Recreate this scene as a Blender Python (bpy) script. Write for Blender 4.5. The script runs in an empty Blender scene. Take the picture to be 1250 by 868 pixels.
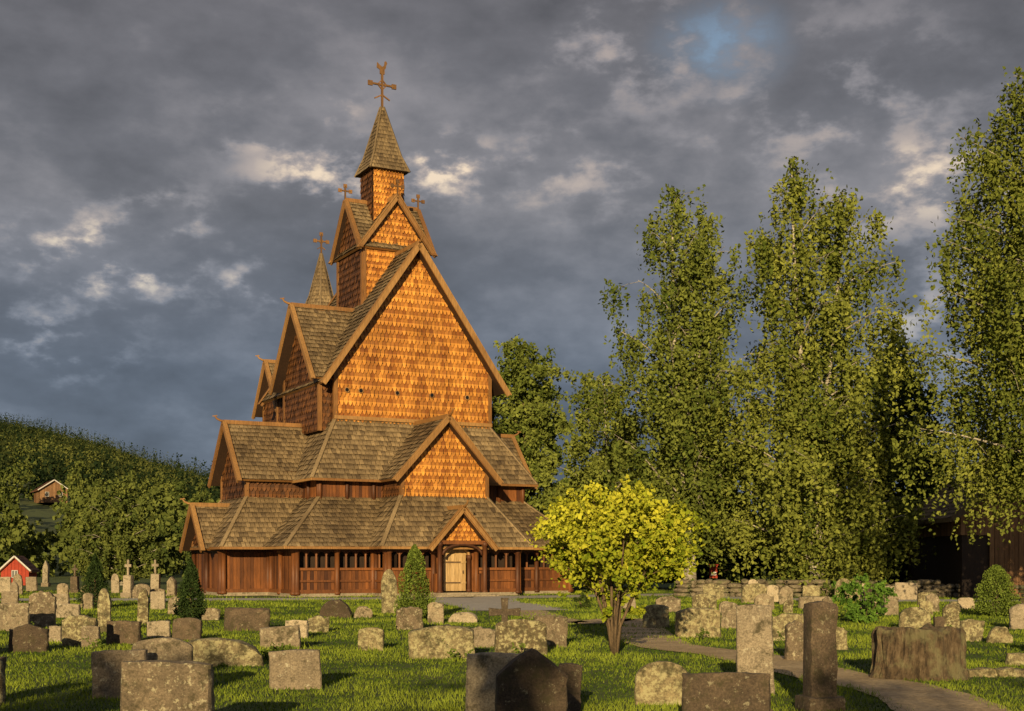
import bpy, bmesh, math, random
import numpy as np
from mathutils import Vector, Matrix, noise
random.seed(7)
scene = bpy.context.scene
F = 1600.0; HZ = 685.0; EYE = 1.7     # to place things from image pixels: focal length in pixels, horizon row, eye height

def gpos(px, py):
    Y = EYE*F/(py-HZ)
    return ((px-625)/F*Y, Y)

# ------------------------------------------------------------ materials
def new_mat(name):
    m = bpy.data.materials.new(name); m.use_nodes = True
    nt = m.node_tree; nt.nodes.clear()
    out = nt.nodes.new('ShaderNodeOutputMaterial')
    b = nt.nodes.new('ShaderNodeBsdfPrincipled')
    nt.links.new(b.outputs[0], out.inputs[0])
    return m, nt, b, out

def ramp(nt, src, stops):
    r = nt.nodes.new('ShaderNodeValToRGB')
    e = r.color_ramp.elements
    while len(e) < len(stops): e.new(0.5)
    for i, (p, c) in enumerate(stops):
        e[i].position = p; e[i].color = (*c, 1) if len(c) == 3 else c
    nt.links.new(src, r.inputs[0])
    return r.outputs[0]

def mixc(nt, fac, a, b, mode='MIX'):
    m = nt.nodes.new('ShaderNodeMix'); m.data_type = 'RGBA'; m.blend_type = mode
    for sock, v in ((m.inputs[0], fac), (m.inputs[6], a), (m.inputs[7], b)):
        if isinstance(v, (int, float)): sock.default_value = v
        elif isinstance(v, tuple): sock.default_value = (*v, 1)
        else: nt.links.new(v, sock)
    return m.outputs[2]

def tex_noise(nt, scale, detail=4, rough=.55, vec=None, stretch=None, coord='Object', dist=0):
    if vec is None:
        tc = nt.nodes.new('ShaderNodeTexCoord'); vec = tc.outputs[coord]
    if stretch:
        mp = nt.nodes.new('ShaderNodeMapping'); mp.inputs['Scale'].default_value = stretch
        nt.links.new(vec, mp.inputs[0]); vec = mp.outputs[0]
    n = nt.nodes.new('ShaderNodeTexNoise')
    n.inputs['Scale'].default_value = scale; n.inputs['Detail'].default_value = detail
    n.inputs['Roughness'].default_value = rough; n.inputs['Distortion'].default_value = dist
    nt.links.new(vec, n.inputs['Vector'])
    return n.outputs[0]

def bump(nt, b, h, strength=.4, dist=.02):
    bp = nt.nodes.new('ShaderNodeBump'); bp.inputs['Strength'].default_value = strength
    bp.inputs['Distance'].default_value = dist
    nt.links.new(h, bp.inputs['Height']); nt.links.new(bp.outputs[0], b.inputs['Normal'])

def wood(name, c1, c2, rough=.7, streak=(6, 6, .7), dark=.62, weather=.75):
    m, nt, b, o = new_mat(name)
    at = nt.nodes.new('ShaderNodeAttribute'); at.attribute_name = 'rnd'
    base = mixc(nt, at.outputs['Fac'], c1, c2)
    n1 = tex_noise(nt, 3, 4, .65, stretch=streak)
    k = ramp(nt, n1, [(.3, (dark, dark, dark)), (.6, (1.1, 1.1, 1.1))])
    base = mixc(nt, 1.0, base, k, 'MULTIPLY')
    n2 = tex_noise(nt, .35, 3, .6)
    k2 = ramp(nt, n2, [(.35, (weather, weather*.95, weather*.9)), (.6, (1.08, 1.08, 1.08))])
    base = mixc(nt, 1.0, base, k2, 'MULTIPLY')
    nt.links.new(base, b.inputs['Base Color'])
    b.inputs['Roughness'].default_value = rough
    bump(nt, b, n1, .35, .02)
    return m

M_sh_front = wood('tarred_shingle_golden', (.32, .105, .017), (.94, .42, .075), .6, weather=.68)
M_sh_side = wood('tarred_shingle_shaded', (.07, .027, .009), (.21, .08, .02), .65)  # darker copy of the front shingle: side-wall and eave shade put into the colour
M_roof = wood('roof_shingle', (.115, .078, .042), (.38, .27, .14), .75, weather=.6)
M_plank = wood('tarred_plank_red', (.08, .026, .010), (.30, .105, .027), .6, weather=.6)
M_trim = wood('trim_wood', (.26, .12, .036), (.42, .23, .08), .6)
M_dark = wood('dark_tar_wood', (.03, .015, .008), (.06, .028, .012), .7)
M_door = wood('door_wood', (.48, .31, .13), (.66, .45, .22), .6)
M_barn = wood('barn_wood', (.20, .10, .045), (.38, .21, .10), .8)

def bark_birch():
    m, nt, b, o = new_mat('birch_bark')
    n = tex_noise(nt, 2.2, 5, .7, stretch=(1.5, 1.5, 5))
    c = ramp(nt, n, [(.36, (.05, .04, .03)), (.46, (.30, .26, .2)), (.6, (.55, .49, .4))])
    nt.links.new(c, b.inputs['Base Color']); b.inputs['Roughness'].default_value = .8
    bump(nt, b, n, .5, .03); return m
def bark_brown():
    m, nt, b, o = new_mat('brown_bark')
    n = tex_noise(nt, 6, 6, .7, stretch=(3, 3, .6))
    c = ramp(nt, n, [(.3, (.04, .028, .016)), (.65, (.24, .16, .09))])
    nt.links.new(c, b.inputs['Base Color']); b.inputs['Roughness'].default_value = .9
    bump(nt, b, n, .9, .05); return m
def stump_mat():
    m, nt, b, o = new_mat('weathered_stump_bark')
    n = tex_noise(nt, 5, 7, .75, stretch=(2.5, 2.5, .8)); n2 = tex_noise(nt, 3, 6, .7)
    c = ramp(nt, n, [(.32, (.025, .018, .012)), (.5, (.15, .10, .055)), (.7, (.34, .25, .15))])
    f = ramp(nt, n2, [(.5, (0, 0, 0)), (.62, (.7, .7, .7))])
    c = mixc(nt, f, c, (.28, .26, .13))
    nt.links.new(c, b.inputs['Base Color']); b.inputs['Roughness'].default_value = .95
    bump(nt, b, n, 1.0, .12); return m
M_birch = bark_birch(); M_bark = bark_brown(); M_stump = stump_mat()

def leafmat(name, c1, c2):
    m = bpy.data.materials.new(name); m.use_nodes = True; nt = m.node_tree; nt.nodes.clear()
    o = nt.nodes.new('ShaderNodeOutputMaterial'); b = nt.nodes.new('ShaderNodeBsdfDiffuse')
    at = nt.nodes.new('ShaderNodeAttribute'); at.attribute_name = 'rnd'
    nt.links.new(mixc(nt, at.outputs['Fac'], c1, c2), b.inputs[0]); nt.links.new(b.outputs[0], o.inputs[0])
    return m
M_leaf = leafmat('birch_leaf', (.06, .09, .016), (.30, .32, .065))
M_leaf2 = leafmat('birch_leaf_deep', (.05, .08, .016), (.25, .28, .06))
M_leafd = leafmat('dark_leaf', (.018, .03, .009), (.065, .09, .022))
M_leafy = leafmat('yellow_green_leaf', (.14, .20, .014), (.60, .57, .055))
M_leafm = leafmat('far_leaf', (.045, .07, .02), (.20, .225, .055))
M_leafh = leafmat('hill_leaf', (.016, .028, .012), (.14, .155, .042))
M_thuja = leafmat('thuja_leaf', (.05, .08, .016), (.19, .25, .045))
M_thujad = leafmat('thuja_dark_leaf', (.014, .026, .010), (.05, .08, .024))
M_grassb = leafmat('grass_blade', (.045, .085, .010), (.26, .32, .040))

def ground_mat():
    m, nt, b, o = new_mat('grass_ground')
    n = tex_noise(nt, .35, 6, .6); n2 = tex_noise(nt, 9, 5, .7)
    c = ramp(nt, n, [(.35, (.045, .075, .012)), (.6, (.11, .15, .027)), (.75, (.16, .15, .05))])
    k = ramp(nt, n2, [(.3, (.55, .55, .55)), (.7, (1.25, 1.25, 1.1))])
    c = mixc(nt, 1.0, c, k, 'MULTIPLY')
    nt.links.new(c, b.inputs['Base Color']); b.inputs['Roughness'].default_value = .95
    bump(nt, b, n2, 1.0, .12); return m
M_ground = ground_mat()

def simple_noise_mat(name, stops, scale, bs=.6, bd=.03, rough=.9, detail=6):
    m, nt, b, o = new_mat(name)
    n = tex_noise(nt, scale, detail, .7); n2 = tex_noise(nt, scale*9, 3, .6)
    c = ramp(nt, n, stops)
    k = ramp(nt, n2, [(.3, (.7, .7, .7)), (.7, (1.2, 1.2, 1.2))])
    c = mixc(nt, 1.0, c, k, 'MULTIPLY')
    nt.links.new(c, b.inputs['Base Color']); b.inputs['Roughness'].default_value = rough
    bump(nt, b, n2, bs, bd); return m
M_gravel = simple_noise_mat('gravel', [(.3, (.38, .35, .31)), (.7, (.56, .52, .46))], 1.2)
M_dirt = simple_noise_mat('dirt_path', [(.3, (.36, .25, .13)), (.7, (.60, .45, .26))], 1.5, 1.0, .06)
M_hill = simple_noise_mat('hill_ground', [(.3, (.05, .07, .02)), (.7, (.12, .15, .035))], .02)
M_metal = simple_noise_mat('dark_iron', [(.3, (.08, .05, .03)), (.7, (.16, .09, .05))], 3, rough=.6)
M_red = simple_noise_mat('red_paint', [(.3, (.34, .045, .025)), (.7, (.50, .07, .035))], 3)
M_white = simple_noise_mat('white_paint', [(.3, (.6, .58, .55)), (.7, (.8, .78, .75))], 3)
M_tile = simple_noise_mat('tile_roof', [(.3, (.16, .07, .04)), (.7, (.28, .13, .08))], 2)
M_glass, _nt, _b, _o = new_mat('window_dark'); _b.inputs['Base Color'].default_value = (.01, .01, .012, 1); _b.inputs['Roughness'].default_value = .3

def stonemat(name, a, c, lich, lth=.56, moss=.50):
    m, nt, b, o = new_mat(name)
    oi = nt.nodes.new('ShaderNodeObjectInfo')
    tc = nt.nodes.new('ShaderNodeTexCoord')
    add = nt.nodes.new('ShaderNodeVectorMath'); add.operation = 'ADD'
    sc = nt.nodes.new('ShaderNodeVectorMath'); sc.operation = 'SCALE'; sc.inputs['Scale'].default_value = 40
    nt.links.new(oi.outputs['Location'], sc.inputs[0])
    nt.links.new(tc.outputs['Object'], add.inputs[0]); nt.links.new(sc.outputs[0], add.inputs[1])
    v = add.outputs[0]
    n = tex_noise(nt, 3.2, 8, .7, vec=v); n2 = tex_noise(nt, 45, 3, .7, vec=v); n3 = tex_noise(nt, 11, 7, .78, vec=v)
    col = ramp(nt, n, [(.3, a), (.7, c)])
    tone = ramp(nt, oi.outputs['Random'], [(0, (.62, .55, .48)), (.5, (.95, .90, .82)), (1, (1.3, 1.22, 1.08))])
    col = mixc(nt, 1.0, col, tone, 'MULTIPLY')
    g = ramp(nt, n2, [(.3, (.5, .5, .5)), (.7, (1.35, 1.35, 1.35))])
    col = mixc(nt, 1.0, col, g, 'MULTIPLY')
    f = ramp(nt, n3, [(lth, (0, 0, 0)), (lth+.04, (.85, .85, .85))])
    col = mixc(nt, f, col, lich)
    n4 = tex_noise(nt, 5, 6, .75, vec=v)
    f2 = ramp(nt, n4, [(moss, (0, 0, 0)), (moss+.12, (.85, .85, .85))])
    col = mixc(nt, f2, col, (.06, .05, .022))
    nt.links.new(col, b.inputs['Base Color']); b.inputs['Roughness'].default_value = .9
    bump(nt, b, n3, .9, .03); return m
M_st = stonemat('granite_lichen', (.18, .15, .11), (.40, .33, .24), (.52, .46, .30), .55, moss=.51)
M_std = stonemat('granite_dark', (.06, .045, .034), (.16, .12, .085), (.32, .28, .18), .58)
M_stl = stonemat('granite_light', (.32, .275, .21), (.50, .43, .33), (.56, .5, .36), .58, .53)
M_stm = stonemat('stone_mossy', (.16, .135, .085), (.32, .27, .16), (.48, .43, .23), .50, .49)

# ------------------------------------------------------------ mesh tools
def link(o, parent=None):
    scene.collection.objects.link(o)
    if parent: o.parent = parent
    return o

def empty(name, loc=(0, 0, 0), rz=0):
    e = bpy.data.objects.new(name, None); e.location = loc; e.rotation_euler = (0, 0, rz)
    e.empty_display_size = .5
    return link(e)

class MB:
    def __init__(s): s.v = []; s.f = []; s.r = []
    def add(s, pts, r=None):
        i = len(s.v); s.v += [tuple(p) for p in pts]; s.f.append(tuple(range(i, i+len(pts))))
        s.r.append(random.random() if r is None else r)
    def box(s, a, b, r=None):
        r = random.random() if r is None else r
        x0, y0, z0 = [min(a[i], b[i]) for i in range(3)]; x1, y1, z1 = [max(a[i], b[i]) for i in range(3)]
        i = len(s.v)
        s.v += [(x0,y0,z0),(x1,y0,z0),(x1,y1,z0),(x0,y1,z0),(x0,y0,z1),(x1,y0,z1),(x1,y1,z1),(x0,y1,z1)]
        for q in ((0,3,2,1),(4,5,6,7),(0,1,5,4),(1,2,6,5),(2,3,7,6),(3,0,4,7)):
            s.f.append(tuple(i+k for k in q)); s.r.append(r)
    def beam(s, p, q, w, h, up=(0, 0, 1), r=None):
        r = random.random() if r is None else r
        p = Vector(p); q = Vector(q); d = (q-p).normalized(); up = Vector(up)
        if abs(d.dot(up)) > .98: up = Vector((0, 1, 0))
        sd = d.cross(up).normalized()*w/2; u = sd.cross(d).normalized()*h/2
        i = len(s.v)
        for c in (p, q):
            for a, b in ((-1,-1),(1,-1),(1,1),(-1,1)): s.v.append(tuple(c+sd*a+u*b))
        for k in ((0,1,2,3),(7,6,5,4),(0,4,5,1),(1,5,6,2),(2,6,7,3),(3,7,4,0)):
            s.f.append(tuple(i+j for j in k)); s.r.append(r)
    def tube(s, pts, rad, n=7, cap=True, r=None):
        r = random.random() if r is None else r
        base = len(s.v); pts = [Vector(p) for p in pts]
        for k, p in enumerate(pts):
            d = (pts[min(k+1, len(pts)-1)]-pts[max(k-1, 0)]).normalized()
            x = d.cross(Vector((.3, .9, .1))).normalized(); y = d.cross(x)
            for j in range(n):
                a = 2*math.pi*j/n; s.v.append(tuple(p+(x*math.cos(a)+y*math.sin(a))*rad[k]))
        for k in range(len(pts)-1):
            for j in range(n):
                a = base+k*n+j; b = base+k*n+(j+1) % n
                s.f.append((a, b, b+n, a+n)); s.r.append(r)
        if cap:
            s.f.append(tuple(base+j for j in range(n))[::-1]); s.r.append(r)
            s.f.append(tuple(base+(len(pts)-1)*n+j for j in range(n))); s.r.append(r)
    def build(s, name, mat, parent=None, smooth=False):
        me = bpy.data.meshes.new(name); me.from_pydata(s.v, [], s.f)
        at = me.attributes.new('rnd', 'FLOAT', 'FACE'); at.data.foreach_set('value', s.r)
        me.materials.append(mat)
        if smooth: me.polygons.foreach_set('use_smooth', [True]*len(me.polygons))
        me.update()
        return link(bpy.data.objects.new(name, me), parent)

def np_mesh(name, V, k, rnd, mat, parent=None):
    n = len(V)//k
    me = bpy.data.meshes.new(name)
    me.vertices.add(n*k); me.vertices.foreach_set('co', np.asarray(V, dtype=np.float32).ravel())
    me.loops.add(n*k); me.loops.foreach_set('vertex_index', np.arange(n*k, dtype=np.int32))
    me.polygons.add(n); me.polygons.foreach_set('loop_start', np.arange(0, n*k, k, dtype=np.int32))
    try: me.polygons.foreach_set('loop_total', np.full(n, k, dtype=np.int32))
    except Exception: pass
    at = me.attributes.new('rnd', 'FLOAT', 'FACE'); at.data.foreach_set('value', np.asarray(rnd, dtype=np.float32))
    me.materials.append(mat); me.update(calc_edges=True)
    return link(bpy.data.objects.new(name, me), parent)

def clip(poly, cl):
    out = poly
    for i in range(len(cl)):
        ax, ay = cl[i]; bx, by = cl[(i+1) % len(cl)]
        inp = out; out = []
        if not inp: return []
        def side(p): return (bx-ax)*(p[1]-ay)-(by-ay)*(p[0]-ax)
        for j in range(len(inp)):
            p = inp[j]; q = inp[(j+1) % len(inp)]; sp = side(p); sq = side(q)
            if sp >= 0: out.append(p)
            if (sp >= 0) != (sq >= 0):
                t = sp/(sp-sq); out.append((p[0]+(q[0]-p[0])*t, p[1]+(q[1]-p[1])*t))
    return out

def shingles(mb, poly, out, exp=.3, w=.2, point=.35, lift=.05, two=.0):
    P = [Vector(p) for p in poly]
    n = (P[1]-P[0]).cross(P[2]-P[0]).normalized()
    if n.dot(Vector(out)) < 0: n = -n
    v = (Vector((0, 0, 1))-n*n.z).normalized(); u = v.cross(n)
    o = P[0]; q = [((p-o).dot(u), (p-o).dot(v)) for p in P]
    ar = sum(q[i][0]*q[(i+1) % len(q)][1]-q[(i+1) % len(q)][0]*q[i][1] for i in range(len(q)))
    if ar < 0: q = q[::-1]
    u0 = min(a for a, b in q); u1 = max(a for a, b in q); v0 = min(b for a, b in q); v1 = max(b for a, b in q)
    L = exp*1.35
    for r in range(-1, int((v1-v0)/exp)+1):
        vb = v0+r*exp; off = (r % 2)*w/2
        c = u0-w+off
        rowr = random.uniform(-.10, .10)
        while c < u1+w:
            hw = w/2*random.uniform(.88, .97); j = random.uniform(-.03, .03)*exp
            mid = vb+exp*.62
            lo = [(c-hw, vb+exp*point+j), (c-hw*.55, vb+exp*point*.35+j), (c, vb+j), (c+hw*.55, vb+exp*point*.35+j), (c+hw, vb+exp*point+j)] if point > .05 else [(c-hw, vb+j), (c+hw, vb+j)]
            lf = lift*random.uniform(.7, 1.4); tw = random.uniform(-.12, .12)*lift
            r0 = random.gauss(.5, .2)+rowr
            parts = [(lo+[(c+hw, vb+L), (c-hw, vb+L)], r0)] if two == 0 else [(lo+[(c+hw, mid), (c-hw, mid)], r0+two), ([(c-hw, mid), (c+hw, mid), (c+hw, vb+L), (c-hw, vb+L)], r0-two*1.3)]  # lighter lower part, darker upper part: shading between rows painted into the tone
            for sh, rr in parts:
                cp = clip(sh, q)
                if len(cp) >= 3:
                    mb.add([o+u*a+v*b+n*(.008+lf*max(0, 1-(b-vb)/L)+tw*(a-c)/hw) for a, b in cp], min(1, max(0, rr)))
            c += w

# ------------------------------------------------------------ stave church
TH = math.radians(28)
church = empty('stave_church', (-8.9, 66, 0), TH)
front = MB(); side = MB(); roof = MB(); back = MB(); trim = MB(); plank = MB(); dark = MB(); post = MB()
A = 4.35
def wallpoly(poly, out, exp=.34, w=.22, sh=None):
    dark_o = Vector(out)*-.002
    back.add([Vector(p)+dark_o for p in poly], .3)
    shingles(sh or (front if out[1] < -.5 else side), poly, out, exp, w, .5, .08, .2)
def roofpoly(poly, out, exp=.3, w=.22):
    P = [Vector(p) for p in poly]
    n = (P[1]-P[0]).cross(P[2]-P[0]).normalized()
    if n.dot(Vector(out)) < 0: n = -n
    lo = [p-n*.13 for p in P]; back.add(P, .4); back.add(lo[::-1], .4)
    for i in range(len(P)):
        j = (i+1) % len(P); trim.add([P[i], P[j], lo[j], lo[i]], .2)
    shingles(roof, poly, out, exp, w, .0, .06, .12)
def dragon(mb, base, d, s=1.0):
    b = Vector(base); d = Vector(d)
    pts = [b-d*.3*s, b+d*.25*s+Vector((0,0,.05))*s, b+d*.55*s+Vector((0,0,.18))*s, b+d*.72*s+Vector((0,0,.36))*s, b+d*.62*s+Vector((0,0,.50))*s]
    mb.tube(pts, [.1*s,.1*s,.085*s,.065*s,.03*s], 6)
    mb.beam(b+d*.55*s+Vector((0,0,.46))*s, b+d*.95*s+Vector((0,0,.40))*s, .05*s, .09*s)
def gable(ax, c, s0, s1, hw, zb, zr, slope, oh, go, both=False, finial=True, wall=True, exp=.34, bw=.21, sidesh=None):
    def P(s, t, z): return Vector((c+t, s, z)) if ax == 'b' else Vector((s, c+t, z))
    def D(s, t): return Vector((t, s, 0)) if ax == 'b' else Vector((s, t, 0))
    sg = 1 if s0 > s1 else -1
    zw = zr-slope*hw; te = hw+oh; ze = zr-slope*te
    r0 = s0+sg*go; r1 = s1-sg*go if both else s1
    if wall:
        for (s, g) in ((s0, sg), (s1, -sg))[:2 if both else 1]:
            wallpoly([P(s,-hw,zb), P(s,hw,zb), P(s,hw,zw-.05), P(s,0,zr-.12), P(s,-hw,zw-.05)], D(g, 0), exp)
        for t in (-1, 1):
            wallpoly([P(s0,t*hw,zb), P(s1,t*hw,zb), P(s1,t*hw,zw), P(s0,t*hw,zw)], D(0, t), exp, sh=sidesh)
            trim.beam(P(s0,t*hw,zb), P(s0,t*hw,zw-.05), .2, .2, r=0)
            if both: trim.beam(P(s1,t*hw,zb), P(s1,t*hw,zw-.05), .2, .2)
    for t in (-1, 1):
        roofpoly([P(r0,0,zr), P(r1,0,zr), P(r1,t*te,ze), P(r0,t*te,ze)], D(0, t)+Vector((0,0,.3)))
        for (s, g) in ((r0, sg), (r1, -sg))[:2 if both else 1]:
            nrm = Vector(D(0, t)*slope+Vector((0,0,1))).normalized()
            trim.beam(P(s+g*.04,0,zr+.02)-nrm*.02, P(s+g*.04,t*(te+.12),ze-.12*slope+.02)-nrm*.02, .08, bw, up=nrm)
            trim.beam(P(s-g*.02,0,zr+.02)+nrm*.12, P(s-g*.02,t*(te+.14),ze-.14*slope)+nrm*.12, .22, .05, up=nrm)
    trim.beam(P(r0,0,zr+.1), P(r1,0,zr+.1), .18, .2)
    if finial:
        for (s, g) in ((r0, sg), (r1, -sg))[:2 if both else 1]:
            dragon(trim, P(s,0,zr+.12), D(g, 0), .6)
def skirt(a0, a1, b0, b1, zt, d, ze, sides='LFRB', exp=.3):
    i = {'FL':(a0,b0),'FR':(a1,b0),'BR':(a1,b1),'BL':(a0,b1)}
    e = {'FL':(a0-d,b0-d),'FR':(a1+d,b0-d),'BR':(a1+d,b1+d),'BL':(a0-d,b1+d)}
    S = {'F':('FL','FR',(0,-1)),'R':('FR','BR',(1,0)),'B':('BR','BL',(0,1)),'L':('BL','FL',(-1,0))}
    for s in sides:
        p, q, o = S[s]
        roofpoly([(*i[p],zt),(*i[q],zt),(*e[q],ze),(*e[p],ze)], (o[0],o[1],.5), exp)
        trim.beam((*e[p],ze-.02),(*e[q],ze-.02), .1, .12)
    for k in i:
        roof.beam(Vector((*i[k],zt))+Vector((0,0,.06)), Vector((*e[k],ze))+Vector((0,0,.06)), .2, .07, r=.65)
def planks(p, q, z0, z1, out, w=.17, mb=None):
    mb = mb or plank
    p = Vector((*p,0)); q = Vector((*q,0)); d = q-p; L = d.length; d.normalize(); o = Vector((*out,0))
    n = max(1, int(L/w)); w = L/n
    for k in range(n):
        a = p+d*(k*w+.006)+o*random.uniform(0,.03)
        b = a+d*(w-.012); a2 = a-o*.05; b2 = b-o*.05
        r = random.random()
        i = len(mb.v)
        for z in (z0, z1):
            for x in (a, b, b2, a2): mb.v.append((x.x, x.y, z))
        for f in ((0,1,5,4),(1,2,6,5),(3,0,4,7),(4,5,6,7)): mb.f.append(tuple(i+k2 for k2 in f)); mb.r.append(r)
def column(x, y, z0, z1, r, mb=None):
    mb = mb or post
    mb.tube([(x,y,z0),(x,y,z0+.12),(x,y,z0+.14),(x,y,z1-.2),(x,y,z1-.18),(x,y,z1)], [r*1.3,r*1.3,r,r*.92,r*1.25,r*1.3], 12)
stonebase = MB()
def gwall(p, q, out, ht=2.3, arcade=True, posts=True):
    P = Vector((*p,0)); Q = Vector((*q,0)); d = Q-P; L = d.length; d.normalize(); o = Vector((*out,0))
    def at(s, off=0):
        x = P+d*s+o*off; return (x.x, x.y)
    zr = 1.32 if arcade else ht
    planks(p, q, .2, zr, out)
    plank.beam((*at(0,.06),.24), (*at(L,.06),.24), .18, .2, r=.6)
    plank.beam((*at(0,.05),ht-.05), (*at(L,.05),ht-.05), .2, .22, r=.1)
    stonebase.beam((*at(0,.04),.07), (*at(L,.04),.07), .3, .18)
    if arcade:
        plank.beam((*at(0,.06),zr), (*at(L,.06),zr), .14, .12, r=.9)
        plank.beam((*at(0,.05),.75), (*at(L,.05),.75), .1, .1, r=.6)
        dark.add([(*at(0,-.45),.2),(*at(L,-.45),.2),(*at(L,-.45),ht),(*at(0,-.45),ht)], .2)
        n = max(2, int(L/.5)); w = L/n
        for k in range(n+1):
            plank.tube([(*at(k*w,.0),zr),(*at(k*w,.0),ht-.1)], [.055,.05], 6, r=.6)
        for k in range(n):
            for (u, v) in ((k*w, k*w+w*.42), ((k+1)*w, (k+1)*w-w*.42)):
                plank.add([(*at(u,.02),ht-.5),(*at(u,.02),ht-.14),(*at(v,.02),ht-.14),(*at((u*.7+v*.3),.02),ht-.27)], .4)
    if posts:
        n = max(1, round(L/2.4))
        for k in range(n+1): column(*at(k*L/n,.12), .1, ht, .13)

gable('b', A, 0, 9.2, 4.35, 8.3, 18.0, 1.431, .75, .6, both=True, exp=.42, bw=.27)
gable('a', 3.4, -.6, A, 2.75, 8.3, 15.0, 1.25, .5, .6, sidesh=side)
TC = 4.4
gable('b', A, TC-1.85, TC+1.85, 1.8, 12.5, 21.15, 1.35, .28, .3, both=True, finial=False, bw=.18, exp=.34)
gable('a', TC, A-1.85, A+1.85, 1.8, 12.5, 21.15, 1.35, .28, .3, both=True, finial=False, bw=.18, exp=.34)
h = .88
for o, p, q in (((0,-1,0),(-h,-h),(h,-h)),((-1,0,0),(-h,h),(-h,-h)),((1,0,0),(h,-h),(h,h)),((0,1,0),(h,h),(-h,h))):
    wallpoly([(A+p[0],TC+p[1],19.8),(A+q[0],TC+q[1],19.8),(A+q[0],TC+q[1],23.1),(A+p[0],TC+p[1],23.1)], o, .3, .18)
def pyr(cx, cy, lv, n=4, rot=math.pi/4):
    for k in range(len(lv)-1):
        (r0, z0), (r1, z1) = lv[k], lv[k+1]
        for j in range(n):
            a = rot+2*math.pi*j/n; b = rot+2*math.pi*(j+1)/n; m = (a+b)/2
            pts = [(cx+r0*math.cos(a),cy+r0*math.sin(a),z0),(cx+r0*math.cos(b),cy+r0*math.sin(b),z0),(cx+r1*math.cos(b),cy+r1*math.sin(b),z1),(cx+r1*math.cos(a),cy+r1*math.sin(a),z1)]
            back.add(pts, .4); shingles(roof, pts, (math.cos(m),math.sin(m),.3), .24, .17, 0, .035, .1)
            roof.beam(pts[0], pts[3], .1, .1, r=.4)
    r0, z0 = lv[0]
    back.add([(cx+r0*math.cos(rot+2*math.pi*j/n),cy+r0*math.sin(rot+2*math.pi*j/n),z0) for j in range(n)], .3)
pyr(A, TC, [(1.62, 22.9), (1.12, 23.8), (.1, 26.6)])
def cross(x, y, z, hgt, arm, t, mb, fancy=True):
    mb.beam((x,y,z),(x,y,z+hgt), t, t); za = z+hgt*.66
    mb.beam((x-arm/2,y,za),(x+arm/2,y,za), t*.9, t*.9)
    for (dx, dz) in ((arm/2,0),(-arm/2,0),(0,hgt*.34)):
        mb.beam((x+dx-t*1.2,y,za+dz),(x+dx+t*1.2,y,za+dz), t*.8, t*2.4)
    if fancy:
        q = arm*.2
        for sx in (-1,1):
            mb.beam((x+sx*q,y,za-.01),(x,y,za+q), t*.5, t*.5); mb.beam((x+sx*q,y,za+.01),(x,y,za-q), t*.5, t*.5)
            mb.beam((x+sx*q*1.6,y,z+hgt*.28),(x,y,z+hgt*.4), t*.6, t*.6)
crs = MB()
cross(A, TC, 26.45, 2.1, 1.4, .11, crs)
cz = 28.62
cock = [(-.32,.12),(-.3,.42),(-.16,.3),(0,.2),(.12,.3),(.14,.5),(.22,.55),(.3,.44),(.24,.3),(.2,.12),(.08,.02),(-.12,.02)]
crs.add([(A+x,TC-.02,cz+z) for x, z in cock], .3); crs.add([(A+x,TC+.02,cz+z) for x, z in cock][::-1], .3)
crs.beam((A,TC,28.4),(A,TC,28.7), .05, .05)
for (x, y) in ((A,TC-2.15),(A-2.15,TC),(A+2.15,TC)):
    cross(x, y, 21.2, .8, .6, .08, crs, False)

skirt(0, 8.7, 0, 9.2, 8.85, 1.9, 5.7)
for p, q, o in (((-1.3,-1.3),(10,-1.3),(0,-1)),((-1.3,10.5),(-1.3,-1.3),(-1,0)),((10,-1.3),(10,10.5),(1,0))):
    planks(p, q, 4.5, 6.5, o)
    for k in range(0, 9):
        x = p[0]+(q[0]-p[0])*k/8+o[0]*.06; y = p[1]+(q[1]-p[1])*k/8+o[1]*.06
        post.tube([(x,y,4.6),(x,y,5.9)], [.1,.1], 8)
gable('b', A, -3.7, .2, 2.3, 4.5, 8.73, 1.1, .45, .5, exp=.34)
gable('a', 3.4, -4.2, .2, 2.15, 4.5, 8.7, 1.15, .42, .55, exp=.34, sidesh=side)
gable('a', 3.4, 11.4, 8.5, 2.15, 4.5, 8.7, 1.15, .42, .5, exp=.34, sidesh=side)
skirt(-1.3, 10, -1.3, 10.5, 4.85, 2.6, 2.35)
skirt(A-2.35, A+2.35, -3.72, -1.0, 4.85, 1.7, 2.35, 'LFR')
skirt(-4.22, -1.0, 3.4-2.2, 3.4+2.2, 4.85, 1.75, 2.35, 'LFB')
skirt(9.5, 11.42, 3.4-2.2, 3.4+2.2, 4.85, 1.75, 2.35, 'FRB')
gable('b', A, -5.35, -3.8, 1.3, 2.62, 4.2, 1.12, .35, .5, exp=.25, bw=.17)
gable('a', 3.4, -5.9, -3.8, 1.5, 2.3, 4.45, 1.1, .45, .5, exp=.25, bw=.17)
gwall((-3.1,-3.1),(A-3.45,-3.1),(0,-1)); gwall((A+3.45,-3.1),(11.8,-3.1),(0,-1))
gwall((A-3.45,-3.1),(A-3.45,-4.75),(-1,0)); gwall((A+3.45,-3.1),(A+3.45,-4.75),(1,0))
gwall((A-3.45,-4.75),(A-1.15,-4.75),(0,-1)); gwall((A+1.15,-4.75),(A+3.45,-4.75),(0,-1))
gwall((-3.1,.85),(-3.1,-3.1),(-1,0),arcade=False)
gwall((-5.5,.85),(-3.1,.85),(0,-1),arcade=False); gwall((-5.5,5.95),(-5.5,.85),(-1,0),arcade=False)
gwall((-3.1,12),(-3.1,5.95),(-1,0),arcade=False); gwall((-3.1,5.95),(-5.5,5.95),(0,1),arcade=False)
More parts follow.
